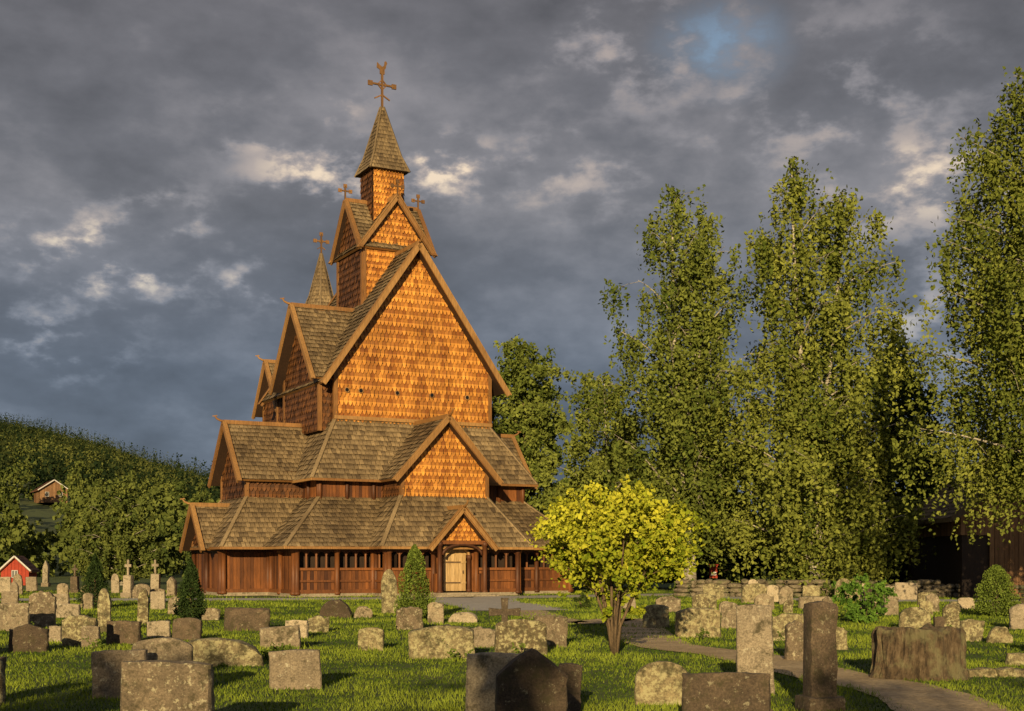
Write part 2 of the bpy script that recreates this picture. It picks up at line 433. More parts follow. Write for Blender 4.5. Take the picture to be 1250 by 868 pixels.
gwall((11.8,-3.1),(11.8,12),(1,0),arcade=False); gwall((11.8,12),(-3.1,12),(0,1),arcade=False)
for s in (-1,1):
    column(A+s*1.2,-5.7,.15,2.62,.12); column(A+s*.74,-4.9,.2,2.0,.1)
    planks((A+s*1.2,-4.75),(A+s*.7,-4.75) , .2, 2.55, (0,-1))
    plank.beam((A+s*1.2,-5.7,2.55),(A+s*1.2,-4.6,2.55),.16,.18,r=.7)
    planks((A+s*1.2,-5.6),(A+s*1.2,-4.75),.2,1.1,(s,0))
plank.beam((A-1.3,-5.7,2.6),(A+1.3,-5.7,2.6),.16,.18,r=.8)
arc = [(A+.75*math.cos(t),-4.9,1.95+.5*math.sin(t)) for t in np.linspace(0,math.pi,10)]
trim.tube(arc,[.08]*10,6)
arc = [(A+1.05*math.cos(t),-5.72,2.0+.5*math.sin(t)) for t in np.linspace(0,math.pi,10)]
post.tube(arc,[.07]*10,6)
door = MB()
for k in range(6): door.box((A-.6+k*.2+.006,-4.84,.25),(A-.4+k*.2-.006,-4.79,2.05))
door.box((A-.6,-4.87,.6),(A+.6,-4.842,.7)); door.box((A-.6,-4.87,1.6),(A+.6,-4.842,1.7))
door.add([(A+.66*math.cos(t),-4.80,2.0+.42*math.sin(t)) for t in np.linspace(0,math.pi,12)],.2)
door.build('door', M_door, church)
iron = MB()
for z in (.65,1.65): iron.box((A-.5,-4.885,z-.03),(A+.3,-4.872,z+.03))
iron.tube([(A+.42,-4.9,1.1),(A+.42,-4.9,1.25)],[.03,.03],6)
iron.build('door_ironwork', M_metal, church)
stonebase.box((A-1.7,-6.5,0),(A+1.7,-4.8,.1)); stonebase.box((A-1.35,-6.1,.1),(A+1.35,-4.8,.19))
win = MB()
for a in (.6, 1.35, 3.35, 5.3, 7.35):
    ring = [(a+.12*math.cos(t), -.09, 10.35+.12*math.sin(t)) for t in np.linspace(0, 2*math.pi, 13)]
    trim.tube(ring, [.03]*13, 5, cap=False)
    win.add([(a+.11*math.cos(t), -.1, 10.35+.11*math.sin(t)) for t in np.linspace(0, 2*math.pi, 12, endpoint=False)], .5)
win.build('windows', M_glass, church)
trim.beam((-.1,-.1,8.95),(8.8,-.1,8.95),.12,.18)
gable('b', A, 14.0, 8.6, 3.1, 7.6, 13.8, 1.35, .5, .5, exp=.34)
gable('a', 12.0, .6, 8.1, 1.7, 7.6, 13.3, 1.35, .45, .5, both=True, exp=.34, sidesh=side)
skirt(1.2, 7.5, 9.5, 14.0, 8.1, 1.6, 5.5, 'LRB')
planks((-.1,16),(-.1,9),4.3,6.2,(-1,0)); planks((8.8,9),(8.8,16),4.3,6.2,(1,0)); planks((8.8,15.3),(-.1,15.3),4.3,6.2,(0,1))
skirt(0.0, 8.7, 10, 15.3, 4.7, 2.2, 2.35, 'LRB')
gwall((-1.5,16.9),(-1.5,12),(-1,0),arcade=False); gwall((10.2,12),(10.2,16.9),(1,0),arcade=False); gwall((10.2,16.9),(-1.5,16.9),(0,1),arcade=False)
for j in range(8):
    a=2*math.pi*j/8+.39; b=a+math.pi/4; m=(a+b)/2; cy=14.2
    wallpoly([(A+.85*math.cos(a),cy+.85*math.sin(a),10),(A+.85*math.cos(b),cy+.85*math.sin(b),10),(A+.85*math.cos(b),cy+.85*math.sin(b),17.3),(A+.85*math.cos(a),cy+.85*math.sin(a),17.3)],(math.cos(m),math.sin(m),0),.28,.2)
    wallpoly([(A+2.3*math.cos(a),16+2.3*math.sin(a),0.2),(A+2.3*math.cos(b),16+2.3*math.sin(b),.2),(A+2.3*math.cos(b),16+2.3*math.sin(b),8.5),(A+2.3*math.cos(a),16+2.3*math.sin(a),8.5)],(math.cos(m),math.sin(m),0),.34,.22)
pyr(A, 14.2, [(1.15,17.0),(.72,18.0),(.05,20.6)], 8, .39)
pyr(A, 16, [(2.8,8.2),(1.2,10.5),(.05,12.6)], 8, .39)
cross(A, 14.2, 20.5, 1.3, .8, .09, crs)

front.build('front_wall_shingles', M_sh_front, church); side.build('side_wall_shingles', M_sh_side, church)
roof.build('roof_shingles', M_roof, church); back.build('roof_and_wall_boards', M_dark, church)
trim.build('bargeboards_and_trim', M_trim, church); plank.build('gallery_walls', M_plank, church)
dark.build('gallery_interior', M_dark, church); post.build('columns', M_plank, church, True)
M_cross = wood('cross_wood', (.14, .07, .025), (.30, .15, .05), .6)
crs.build('crosses_and_weathercock', M_cross, church); stonebase.build('stone_foundation', M_stl, church)

# ------------------------------------------------------------ terrain
def grid_ground():
    bm = bmesh.new()
    xs = [-6000,-2000,-600,-200,-80,-40,-20,-10,0,10,20,40,80,200,600,2000,6000]
    ys = [-3000,-800,-200,-50,0,10,20,30,40,60,80,120,200,400,900,2000,7000]
    g = [[bm.verts.new((x,y,0)) for x in xs] for y in ys]
    for i in range(len(ys)-1):
        for j in range(len(xs)-1): bm.faces.new((g[i][j],g[i][j+1],g[i+1][j+1],g[i+1][j]))
    me = bpy.data.meshes.new('ground'); bm.to_mesh(me); me.materials.append(M_ground)
    link(bpy.data.objects.new('ground', me))
grid_ground()
def hillH(t):
    px = 625+t*F
    xs = [-900,-300,0,60,120,180,250,330,600,1000,1400,2200]; ys = [580,515,537,545,558,576,594,612,648,660,655,625]
    y = np.interp(px, xs, ys); return (HZ-y)/F*1200+1.7
def hillz(x, y):
    r = math.hypot(x, y); t = x/max(y, 1)
    if r < 180: return -1
    u = (r-180)/1020
    k = u if u <= 1 else 1-.3*(u-1)
    nz = noise.noise(Vector((x*.004, y*.004, 0)))*8*min(1, u*3)
    return hillH(t)*k+nz*.6-.5
bm = bmesh.new(); rows = []
for r in [170,180,200,240,300,380,480,600,720,840,960,1060,1140,1200,1300,1500,1900]:
    row = []
    for k in range(81):
        a = math.radians(-50+k*100/80); x = r*math.sin(a); y = r*math.cos(a)
        row.append(bm.verts.new((x, y, hillz(x, y))))
    rows.append(row)
for i in range(len(rows)-1):
    for j in range(80): bm.faces.new((rows[i][j],rows[i][j+1],rows[i+1][j+1],rows[i+1][j]))
me = bpy.data.meshes.new('hill'); bm.to_mesh(me); me.materials.append(M_hill)
for p in me.polygons: p.use_smooth = True
link(bpy.data.objects.new('hill', me))

def leaf_quads(C, size, rng, aspect=.6):
    n = len(C)
    u = rng.normal(size=(n,3)); u /= np.linalg.norm(u,axis=1)[:,None]
    w = rng.normal(size=(n,3)); v = np.cross(u,w); v /= np.linalg.norm(v,axis=1)[:,None]
    s = size*rng.uniform(.6,1.3,n)[:,None] if np.isscalar(size) else size[:,None]
    Q = np.stack([C-u*s*.5, C+v*s*.5*aspect, C+u*s*.5, C-v*s*.5*aspect],axis=1)
    return Q.reshape(-1,3)

rng = np.random.default_rng(3)
Cs = []; R = []; Sz = []
for i in range(12000):
    t = rng.uniform(-.50, -.18) if i < 10300 else rng.uniform(-.18, .6)
    r = math.sqrt(rng.uniform(330**2, 1260**2)); y = r/math.sqrt(1+t*t); x = t*y
    z = hillz(x, y); hh = rng.uniform(8, 18)
    patch = noise.noise(Vector((x*.008, y*.004, 5)))
    con = rng.random() < .68+patch*1.2
    w = rng.uniform(1.3, 2.3) if con else rng.uniform(2.3, 3.8)
    if not con: hh *= .55
    k = 15; s = rng.random(k); q = w*((1-s)**.8+.05 if con else np.sin(np.pi*(s*.8+.15)))
    a = rng.uniform(0, 6.28, k); q = q*rng.uniform(.4, 1, k)
    Cs.append(np.stack([x+q*np.cos(a), y+q*np.sin(a), z+hh*s], 1)); Sz.append((w*.35+(w*.65)*(1-s))*rng.uniform(.7, 1.1, k))
    base = .15 if con else .85
    R.append(np.clip(base-patch*.5+rng.uniform(-.25, .25)+rng.uniform(-.12, .12, k), 0, 1))
np_mesh('hill_forest', leaf_quads(np.concatenate(Cs), np.concatenate(Sz), rng, .8), 4, np.concatenate(R), M_leafh)

# ------------------------------------------------------------ foliage
def clump_leaves(centers, radii, per, droop, rng, tone=None, tight=.13, ss=11):
    out = []; rn = []
    for i, (c, r) in enumerate(zip(centers, radii)):
        k = int(per*rng.uniform(.5,1.4))
        ns = max(3, k//ss)
        st = rng.normal(size=(ns,3))*r*np.array([.52,.52,.34])
        idx = rng.integers(0,ns,k)
        p = st[idx]+rng.normal(size=(k,3))*r*tight
        p[:,2] -= rng.random(k)*droop*rng.uniform(.3,1.3,ns)[idx]
        out.append(c+p); tn = rng.uniform(0,1) if tone is None else tone[i]
        rn.append(np.clip(.6*tn+.4*rng.random(k),0,1))
    return np.concatenate(out), np.concatenate(rn)

def make_tree(name, x, y, h, R, prof, seed, nl, per, leaf, droop, tr, base, lm, bmt, lean=(0,0), rise=.6, spacing=.9, cr=.75, tops=1, tight=.13, vary=(.6,1.12)):
    rng = np.random.default_rng(seed); e = empty(name, (x, y, 0))
    wood_ = MB(); cs = []; rs = []
    trunks = []
    for tp in range(tops):
        pts = []
        az = rng.uniform(0, 6.28); sp = 0 if tops == 1 else R*.28
        hh = h*(.97 if tp == 0 else .9)
        for k in range(13):
            s = k/12; o = sp*max(0, s-.12)
            pts.append(np.array([lean[0]*s+o*(-1 if tp == 0 else 1)+.16*math.sin(s*6+az), lean[1]*s+.12*math.cos(s*4+az), hh*s]))
        wood_.tube(pts, [tr*(1-.9*(k/12)**.85)+(.35*tr if k == 0 else 0) for k in range(13)], 9)
        trunks.append(np.array(pts))
    for i in range(nl):
        T = trunks[i % tops]
        f = (i+.5)/nl; t = base+(1-base)*f
        L = R*np.interp(t, [p[0] for p in prof], [p[1] for p in prof])*rng.uniform(*vary)/(1 if tops == 1 else 1.12)
        az = i*2.399+rng.uniform(-.4,.4)
        ri = rise*rng.uniform(.6,1.3)*(1 if t < .85 else 1.3)
        t0 = max(base*.75, t-L*ri/h*.9)
        q = t0*12; k0 = min(11, int(q)); s0 = T[k0]+(T[k0+1]-T[k0])*(q-k0)
        d = np.array([math.cos(az), math.sin(az), 0])
        pts = [s0+d*L*s+np.array([0,0,L*ri*(1.5*s-.55*s*s)]) for s in np.linspace(0,1,6)]
        r0 = max(.02, tr*.36*(1-t0)+.012)
        wood_.tube(pts, list(np.linspace(r0, .01, 6)), 5, cap=False)
        n = max(2, int(L/spacing*1.9))
        for j in range(n):
            s = .2+.82*(j+rng.random())/n
            p = s0+d*L*s+np.array([0,0,L*ri*(1.5*s-.55*s*s)])
            off = rng.normal(size=3)*np.array([.42,.42,.3])*cr*(.5+.8*s)*1.2
            cs.append(p+off); rs.append(cr*rng.uniform(.5,1.25))
            wood_.tube([p, p+off*.6, p+off+np.array([0,0,-.1])], [.015,.01,.006], 3, cap=False)
    for T in trunks:
        cs.append(T[-1]); rs.append(cr*.6)
    C, rn = clump_leaves(cs, rs, per, droop, rng, tight=tight)
    ok = C[:,2] > .35; C = C[ok]; rn = rn[ok]
    wood_.build('trunk_and_limbs', bmt, e, True)
    np_mesh('leaves', leaf_quads(C, leaf, rng), 4, rn, lm, e)
    return e

PB = [(0,.6),(.1,.85),(.25,1),(.4,.9),(.55,.68),(.7,.62),(.85,.48),(.95,.3),(1,.12)]
VR = (.5, 1.2)
make_tree('birch_tree', 14.6, 63, 21.6, 5.1, PB, 11, 60, 235, .225, 2.3, .27, .10, M_leaf, M_birch, tops=2, rise=.6, cr=.78, tight=.10, vary=VR)
make_tree('birch_tree', 9.0, 67, 21.4, 4.1, [(0,.5),(.25,.8),(.4,1),(.55,1),(.7,.78),(.85,.58),(.95,.32),(1,.12)], 12, 54, 230, .225, 1.8, .27, .18, M_leaf2, M_birch, rise=.9, tops=2, cr=.78, tight=.10, vary=VR)
make_tree('birch_tree', 18.9, 46, 19.8, 4.5, [(0,.6),(.25,.95),(.5,1),(.75,.8),(.9,.6),(1,.15)], 13, 66, 270, .17, 2.4, .25, .28, M_leaf, M_birch, rise=.5, cr=.72, tight=.10, vary=VR)
make_tree('birch_tree', 5.5, 76, 12.8, 3.4, [(0,.8),(.3,1),(.6,.9),(.85,.6),(1,.2)], 14, 34, 190, .25, .9, .2, .12, M_leaf2, M_birch, rise=.7, vary=VR)
make_tree('ash_tree', .9, 112, 20.8, 4.2, [(0,.8),(.3,1),(.6,1),(.85,.75),(1,.25)], 15, 46, 190, .36, .7, .25, .15, M_leaf2, M_bark, rise=.7, cr=1.0, vary=VR)
make_tree('spruce_tree', 20.9, 72, 14.2, 3.3, [(0,.9),(.3,1),(.6,.85),(.85,.6),(1,.15)], 16, 44, 150, .26, .9, .25, .06, M_leafd, M_bark, rise=.5, vary=VR)
make_tree('ash_tree', 25.5, 80, 8.5, 3.6, [(0,.9),(.3,1),(.7,.9),(1,.4)], 17, 28, 120, .28, .8, .2, .06, M_leafd, M_bark, rise=.5)
make_tree('ash_tree', 12.0, 80, 9.5, 4.5, [(0,.9),(.3,1),(.7,.9),(1,.4)], 18, 32, 130, .3, .8, .2, .05, M_leafd, M_bark, rise=.5)
make_tree('ash_tree', 6.2, 84, 8.0, 4.0, [(0,.9),(.3,1),(.7,.9),(1,.4)], 19, 32, 130, .3, .8, .2, .05, M_leafd, M_bark, rise=.5)
make_tree('birch_tree', -27.5, 92, 7.4, 2.6, [(0,.9),(.3,1),(.7,.9),(1,.3)], 20, 28, 130, .26, .6, .15, .08, M_leafm, M_birch, rise=.6, vary=VR)
# trees that stand behind the visitor and shade part of the near graveyard
for (x, y, hgt, R_, sd) in ((-8.6,-14,8.1,2.1,51),(-3.6,-15,7.8,.9,52),(.9,-15,7.6,1.2,54),(4.6,-16,7.9,.9,55),(-15,-20,9.4,2.2,56),(9.5,-17,7.9,1.4,57)):
    make_tree('birch_tree', x, y, hgt, R_, [(0,.8),(.4,1),(.8,.7),(1,.3)], sd, 18, 120, .22, .5, .13, .2, M_leafm, M_birch, rise=.6)

def small_maple():
    rng = np.random.default_rng(5); x, y = gpos(750, 799); e = empty('maple_tree', (x, y, 0)); w = MB(); cs = []; rs = []; tn = []
    for i in range(9):
        az = i*.7+rng.uniform(-.2,.2); sp = rng.uniform(.3,1.05)
        top = np.array([math.cos(az)*sp, math.sin(az)*sp, rng.uniform(2.0,2.7)])
        pts = [np.array([.04*math.cos(az),.04*math.sin(az),-.03]), np.array([.11*math.cos(az),.11*math.sin(az),.5]), top*np.array([.42,.42,.5]), top*np.array([.8,.8,.8]), top]
        w.tube(pts, [.035,.03,.026,.018,.008], 7)
    for i in range(290):
        v = rng.normal(size=3); v /= np.linalg.norm(v); rr = rng.uniform(.3,1.0)**.5
        th = math.atan2(v[1], v[0]); lump = 1+.18*math.sin(3*th+1)*(1-abs(v[2]))+.14*math.sin(5*th+v[2]*4)
        c = np.array([v[0]*1.36*rr*lump, v[1]*1.36*rr*lump, 2.13+v[2]*.98*rr*(1+.14*math.sin(4*th))])
        hr = math.hypot(c[0], c[1])
        if c[2] < 1.75-.62*hr: continue
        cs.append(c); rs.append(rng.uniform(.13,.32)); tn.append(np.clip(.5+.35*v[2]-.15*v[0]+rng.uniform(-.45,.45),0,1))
        if i % 4 == 0: w.tube([c*np.array([.3,.3,.75]), c], [.012,.004], 4, cap=False)
    for i in range(10):
        a = rng.uniform(0,6.28); cs.append(np.array([math.cos(a)*rng.uniform(.1,.5), math.sin(a)*rng.uniform(.1,.5), rng.uniform(.8,1.3)])); rs.append(.15); tn.append(rng.random()*.6)
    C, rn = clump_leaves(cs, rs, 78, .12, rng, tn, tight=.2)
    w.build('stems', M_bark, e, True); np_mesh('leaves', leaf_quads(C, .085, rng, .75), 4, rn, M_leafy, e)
small_maple()

def cone_shrub(name, px, base, top, wpx, mat, seed, power=.75, leaf=.07, n=9000):
    rng = np.random.default_rng(seed); x, y = gpos(px, base); hh = (base-top)*y/F; r = wpx*y/F/2
    e = empty(name, (x, y, 0)); w = MB(); w.tube([(0,0,0),(0,0,hh*.9)],[.05,.01],6); w.build('stem', M_bark, e)
    t = rng.random(n)**1.25; a = rng.uniform(0,6.28,n)
    prof = np.minimum(1, (t+.04)/.14)*(1-t)**power
    rr = r*1.25*prof*rng.uniform(.55,1.05,n)*(1+.14*np.sin(a*5+t*9)+.12*np.sin(a*3-t*14))
    C = np.stack([rr*np.cos(a), rr*np.sin(a), .03+t*hh*.97+rng.normal(size=n)*.02], axis=1)
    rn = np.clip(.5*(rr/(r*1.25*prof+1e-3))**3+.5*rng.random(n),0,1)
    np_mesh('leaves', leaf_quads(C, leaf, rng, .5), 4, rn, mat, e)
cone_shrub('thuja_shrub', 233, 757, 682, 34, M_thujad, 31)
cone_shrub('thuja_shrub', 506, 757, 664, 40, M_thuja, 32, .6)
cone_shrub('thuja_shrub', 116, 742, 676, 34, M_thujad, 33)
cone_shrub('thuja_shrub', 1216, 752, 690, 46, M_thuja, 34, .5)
def bush(name, px, base, top, wpx, mat, seed, leaf=.1, nc=46, per=70):
    rng = np.random.default_rng(seed); x, y = gpos(px, base); hh = (base-top)*y/F; r = wpx*y/F/2
    e = empty(name, (x, y, 0)); cs = []; w = MB()
    for i in range(nc):
        v = rng.normal(size=3); v /= np.linalg.norm(v); c = np.array([v[0]*r*.85, v[1]*r*.85, hh*.48+v[2]*hh*.42]); cs.append(c)
        if i % 4 == 0: w.tube([(0,0,0), c*.5, c], [.02,.012,.005], 4)
    C, rn = clump_leaves(cs, [r*.35]*nc, per, .08, rng); C[:,2] = np.maximum(C[:,2], .03)
    w.build('stems', M_bark, e); np_mesh('leaves', leaf_quads(C, leaf, rng, .7), 4, rn, mat, e)
bush('garden_bush', 1055, 760, 698, 60, leafmat('bush_leaf',(.04,.09,.016),(.17,.30,.045)), 41)
bush('garden_bush', 340, 805, 785, 40, M_thuja, 42, .05, 20, 60)
bush('garden_bush', 712, 742, 722, 20, M_leafd, 43, .07, 20, 50)
bush('garden_bush', 1180, 722, 704, 60, M_leafm, 44, .12, 20, 50)
bush('garden_bush', 888, 728, 706, 30, M_leafm, 45, .1, 20, 50)
bush('garden_bush', 1120, 727, 706, 44, M_leafm, 46, .1, 20, 50)
bush('garden_bush', 1030, 726, 704, 30, M_thuja, 47, .1, 20, 50)
bush('garden_bush', 1010, 731, 712, 26, M_leafm, 48, .1, 20, 50)
bush('garden_bush', 930, 728, 704, 40, M_leafm, 49, .1, 20, 50)
bush('garden_bush', 840, 727, 706, 36, M_thuja, 50, .1, 20, 50)

rng = np.random.default_rng(9); cs = []; rs = []; tn = []
def far_tree(x, y, z, hh, r):
    t0 = rng.random()
    for k in range(20):
        s = rng.uniform(.1, 1); w = r*math.sin(math.pi*min(1, s*.72+.2))**.7
        a = rng.uniform(0, 6.28); q = rng.random()**.5*w
        cs.append(np.array([x+q*math.cos(a), y+q*math.sin(a), z+hh*s])); rs.append(r*.42); tn.append(np.clip(t0+rng.uniform(-.3,.3),0,1))
for i in range(190):
    px = rng.uniform(-250, 300); r = rng.uniform(125, 330); t = (px-625)/F; y = r; x = t*r
    if 15 < px < 85 and r < 305:
        if r > 190: continue
        far_tree(x, y, 0, rng.uniform(5, 7), rng.uniform(2, 3)); continue
    far_tree(x, y, max(0, hillz(x, y)), rng.uniform(7, 12)*(.75 if r < 180 else 1), rng.uniform(1.6, 3.4))
for i in range(110):
    px = rng.uniform(300, 1700); r = rng.uniform(115, 200); t = (px-625)/F
    far_tree(t*r, r, max(0, hillz(t*r, r)), rng.uniform(5, 8), rng.uniform(3, 4.5))
C, rn = clump_leaves(cs, rs, 46, .7, rng, tn)
np_mesh('distant_woodland', leaf_quads(C, .55, rng, .8), 4, rn, M_leafm)

# ------------------------------------------------------------ paths
def ribbon(name, pts, w, mat, z=.008):
    bm = bmesh.new(); L = []
    P = [Vector((*p, 0)) for p in pts]; S = []
    for i in range(len(P)-1):
        for k in range(8):
            t = k/8; p0 = P[max(0,i-1)]; p1 = P[i]; p2 = P[i+1]; p3 = P[min(len(P)-1,i+2)]
            S.append(.5*((2*p1)+(p2-p0)*t+(2*p0-5*p1+4*p2-p3)*t*t+(3*p1-p0-3*p2+p3)*t**3))
    S.append(P[-1])
    for i, p in enumerate(S):
        d = (S[min(i+1,len(S)-1)]-S[max(i-1,0)]).normalized(); n = Vector((-d.y, d.x, 0))
        a = w/2*(1+.18*noise.noise(p*1.3)); b = w/2*(1+.18*noise.noise(p*1.3+Vector((9,9,9))))
        L.append((bm.verts.new(p+n*a+Vector((0,0,z))), bm.verts.new(p-n*b+Vector((0,0,z)))))
    for i in range(len(L)-1): bm.faces.new((L[i][0],L[i+1][0],L[i+1][1],L[i][1]))
    bmesh.ops.recalc_face_normals(bm, faces=bm.faces)
    me = bpy.data.meshes.new(name); bm.to_mesh(me); me.materials.append(mat); link(bpy.data.objects.new(name, me))
    return np.array([(p.x, p.y) for p in S]), w/2
e1 = Vector((math.cos(TH), math.sin(TH))); e2 = Vector((-math.sin(TH), math.cos(TH)))
def loc(a, b): return (-8.9+e1.x*a+e2.x*b, 66+e1.y*a+e2.y*b)
paths = []
paths.append(ribbon('gravel_path', [loc(-16,-1), loc(-9,-4.5), loc(-3,-6.6), loc(4,-8.0), loc(10,-8.0), loc(16,-8.2), (12,58.5), (24,55), (40,52)], 3.8, M_gravel, .008))
paths.append(ribbon('gravel_path', [loc(4.35,-5.9), loc(4.6,-7), (-1.5,55), (-.5,50), (.2,45)], 3.6, M_gravel, .012))
paths.append(ribbon('dirt_path', [(.4,45), (1.6,36), gpos(765,757), gpos(800,785), gpos(900,800), gpos(1000,822), gpos(1110,845), gpos(1230,885), (7.5,10)], 1.3, M_dirt, .016))

# ------------------------------------------------------------ grass
rng = np.random.default_rng(21)
n = 330000
Y = np.exp(rng.uniform(math.log(10.5), math.log(75), n)); X = rng.uniform(-1, 1, n)*(Y*.46+2.5)
keep = np.ones(n, bool)
for S, hw in paths:
    for p in S:
        keep &= ((X-p[0])**2+(Y-p[1])**2) > (hw*rng.uniform(.65, 1.05, n))**2
la = (X+8.9)*e1.x+(Y-66)*e1.y; lb = (X+8.9)*e2.x+(Y-66)*e2.y
keep &= ~((la > -5.6)&(la < 12)&(lb > -3.2)&(lb < 17)); keep &= ~((la > .6)&(la < 8.1)&(lb > -6)&(lb < 0))
X = X[keep]; Y = Y[keep]; n = len(X)
pz = np.array([noise.noise(Vector((a*.5, b*.5, 0)))+.6*noise.noise(Vector((a*2, b*2, 4))) for a, b in zip(X, Y)])
sc = np.clip(Y/14, 1, 3.6)
hh = rng.uniform(.022, .055, n)*(.75+.25*sc)*(1+.9*pz); ww = .0055*sc*rng.uniform(.7, 1.4, n)
tall = rng.random(n) < .015; hh[tall] *= 1.9
a = rng.uniform(0, 6.28, n); dx = np.cos(a)*ww; dy = np.sin(a)*ww
b = rng.uniform(0, 6.28, n); ln = hh*rng.uniform(.1, .9, n)
V = np.stack([np.stack([X-dx, Y-dy, np.zeros(n)], 1), np.stack([X+dx, Y+dy, np.zeros(n)], 1), np.stack([X+np.cos(b)*ln, Y+np.sin(b)*ln, hh], 1)], 1).reshape(-1, 3)
np_mesh('grass', V, 3, np.clip(.45+.9*pz+rng.normal(size=n)*.2, 0, 1), M_grassb)

# ------------------------------------------------------------ gravestones
def topf(kind, u, k):
    a = abs(u)
    if kind == 'rect': return 1-.02*a
    if kind == 'tilt': return .95+.05*u
    if kind == 'arch': return .84+.16*math.sqrt(max(0, 1-a*a))
    if kind == 'round': return .6+.4*math.sqrt(max(0, 1-a*a*.98))
    if kind == 'gothic': return .72+.28*(1-a**1.35)
    if kind == 'shoulder': return .78 if a > .52 else .78+.22*math.sqrt(max(0, 1-(a/.52)**2))+.02
    if kind == 'rough': return .84+.14*(1-a*a)+.09*noise.noise(Vector((u*2.5, k, 0)))
    if kind == 'mound': return .15+.85*math.sqrt(max(0, 1-a**2.4))
    return 1
def grid_stone(name, X, Y, w, hgt, d, kind, mat, rz=0, tiltx=0, rough=.018, z0=-.03, parent=None):
    nx, nz = 16, 12; k = random.uniform(0, 99); vs = []; fs = []
    us = [-1, -.95]+[-.95+1.9*i/(nx-4) for i in range(1, nx-4)]+[.95, 1]; m = len(us)
    vsn = [0]+[i/(nz-2) for i in range(1, nz-2)]+[.95, 1]; q = len(vsn)
    if kind in ('rough', 'mound'): rough *= 1.8
    for sgn in (-1, 1):
        for j, vv in enumerate(vsn):
            for u in us:
                t = topf(kind, u, k)
                e = max(abs(u), vv)
                dd = d/2*(1 if e < .97 else .72)
                p = Vector((u*w/2*(1-.02*vv), sgn*dd, vv*t*hgt))
                nn = noise.noise(Vector((p.x*5+k, p.y*5, p.z*5)))*rough+noise.noise(Vector((p.x*16+k, p.y*9, p.z*16)))*rough*.7
                p += Vector((nn*.8, nn*1.2*sgn, nn*.8 if vv > .3 else 0)); vs.append(p)
    def id(s, j, i): return s*m*q+j*m+i
    for j in range(q-1):
        for i in range(m-1):
            fs.append((id(0,j,i), id(0,j,i+1), id(0,j+1,i+1), id(0,j+1,i)))
            fs.append((id(1,j,i), id(1,j+1,i), id(1,j+1,i+1), id(1,j,i+1)))
        fs.append((id(0,j,0), id(0,j+1,0), id(1,j+1,0), id(1,j,0))); fs.append((id(0,j,m-1), id(1,j,m-1), id(1,j+1,m-1), id(0,j+1,m-1)))
    for i in range(m-1): fs.append((id(0,q-1,i), id(0,q-1,i+1), id(1,q-1,i+1), id(1,q-1,i)))
    me = bpy.data.meshes.new(name); me.from_pydata(vs, [], fs); me.materials.append(mat)
    me.polygons.foreach_set('use_smooth', [True]*len(fs))
    try: me.set_sharp_from_angle(angle=math.radians(38))
    except Exception: pass
    o = bpy.data.objects.new(name, me); o.location = (X, Y, z0); o.rotation_euler = (tiltx, random.uniform(-.035,.035), rz)
    return link(o, parent)
MT = {'g': M_st, 'd': M_std, 'l': M_stl, 'm': M_stm}
def stone(xl, xr, yt, yb, kind='rect', mat='g', dep=None, rz=None):
    Y = EYE*F/(yb-HZ); X = ((xl+xr)/2-625)/F*Y; w = (xr-xl)*Y/F; hg = (yb-yt)*Y/F+.03
    rz = random.uniform(-.2, .2) if rz is None else rz
    d = dep or min(.3, max(.12, w*.22))
    if kind in ('pillar', 'obelisk', 'crosspil'):
        e = empty('gravestone', (X, Y, 0), rz); r = w
        hb = hg*.16
        grid_stone('plinth', 0, 0, r*1.15, hb, r*1.1, 'rect', MT[mat], parent=e)
        top = hg-hb
        if kind == 'crosspil':
            grid_stone('shaft', 0, 0, r*.8, top*.55, r*.7, 'rect', MT[mat], parent=e, z0=hb-.04)
            c = MB(); z = hb+top*.5; c.box((-r*.09,-r*.09,z),(r*.09,r*.09,z+top*.5)); c.box((-r*.32,-r*.085,z+top*.27),(-r*.091,r*.085,z+top*.36)); c.box((r*.091,-r*.085,z+top*.27),(r*.32,r*.085,z+top*.36)); c.build('cross', MT[mat], e)
        else:
            grid_stone('shaft', 0, 0, r*.85, top, r*(.75 if kind == 'obelisk' else .6), 'gothic' if kind == 'obelisk' else 'rect', MT[mat], parent=e, z0=hb-.04)
        return
    grid_stone('gravestone', X, Y, w, hg, d, kind, MT[mat], rz, random.uniform(-.07, .07))
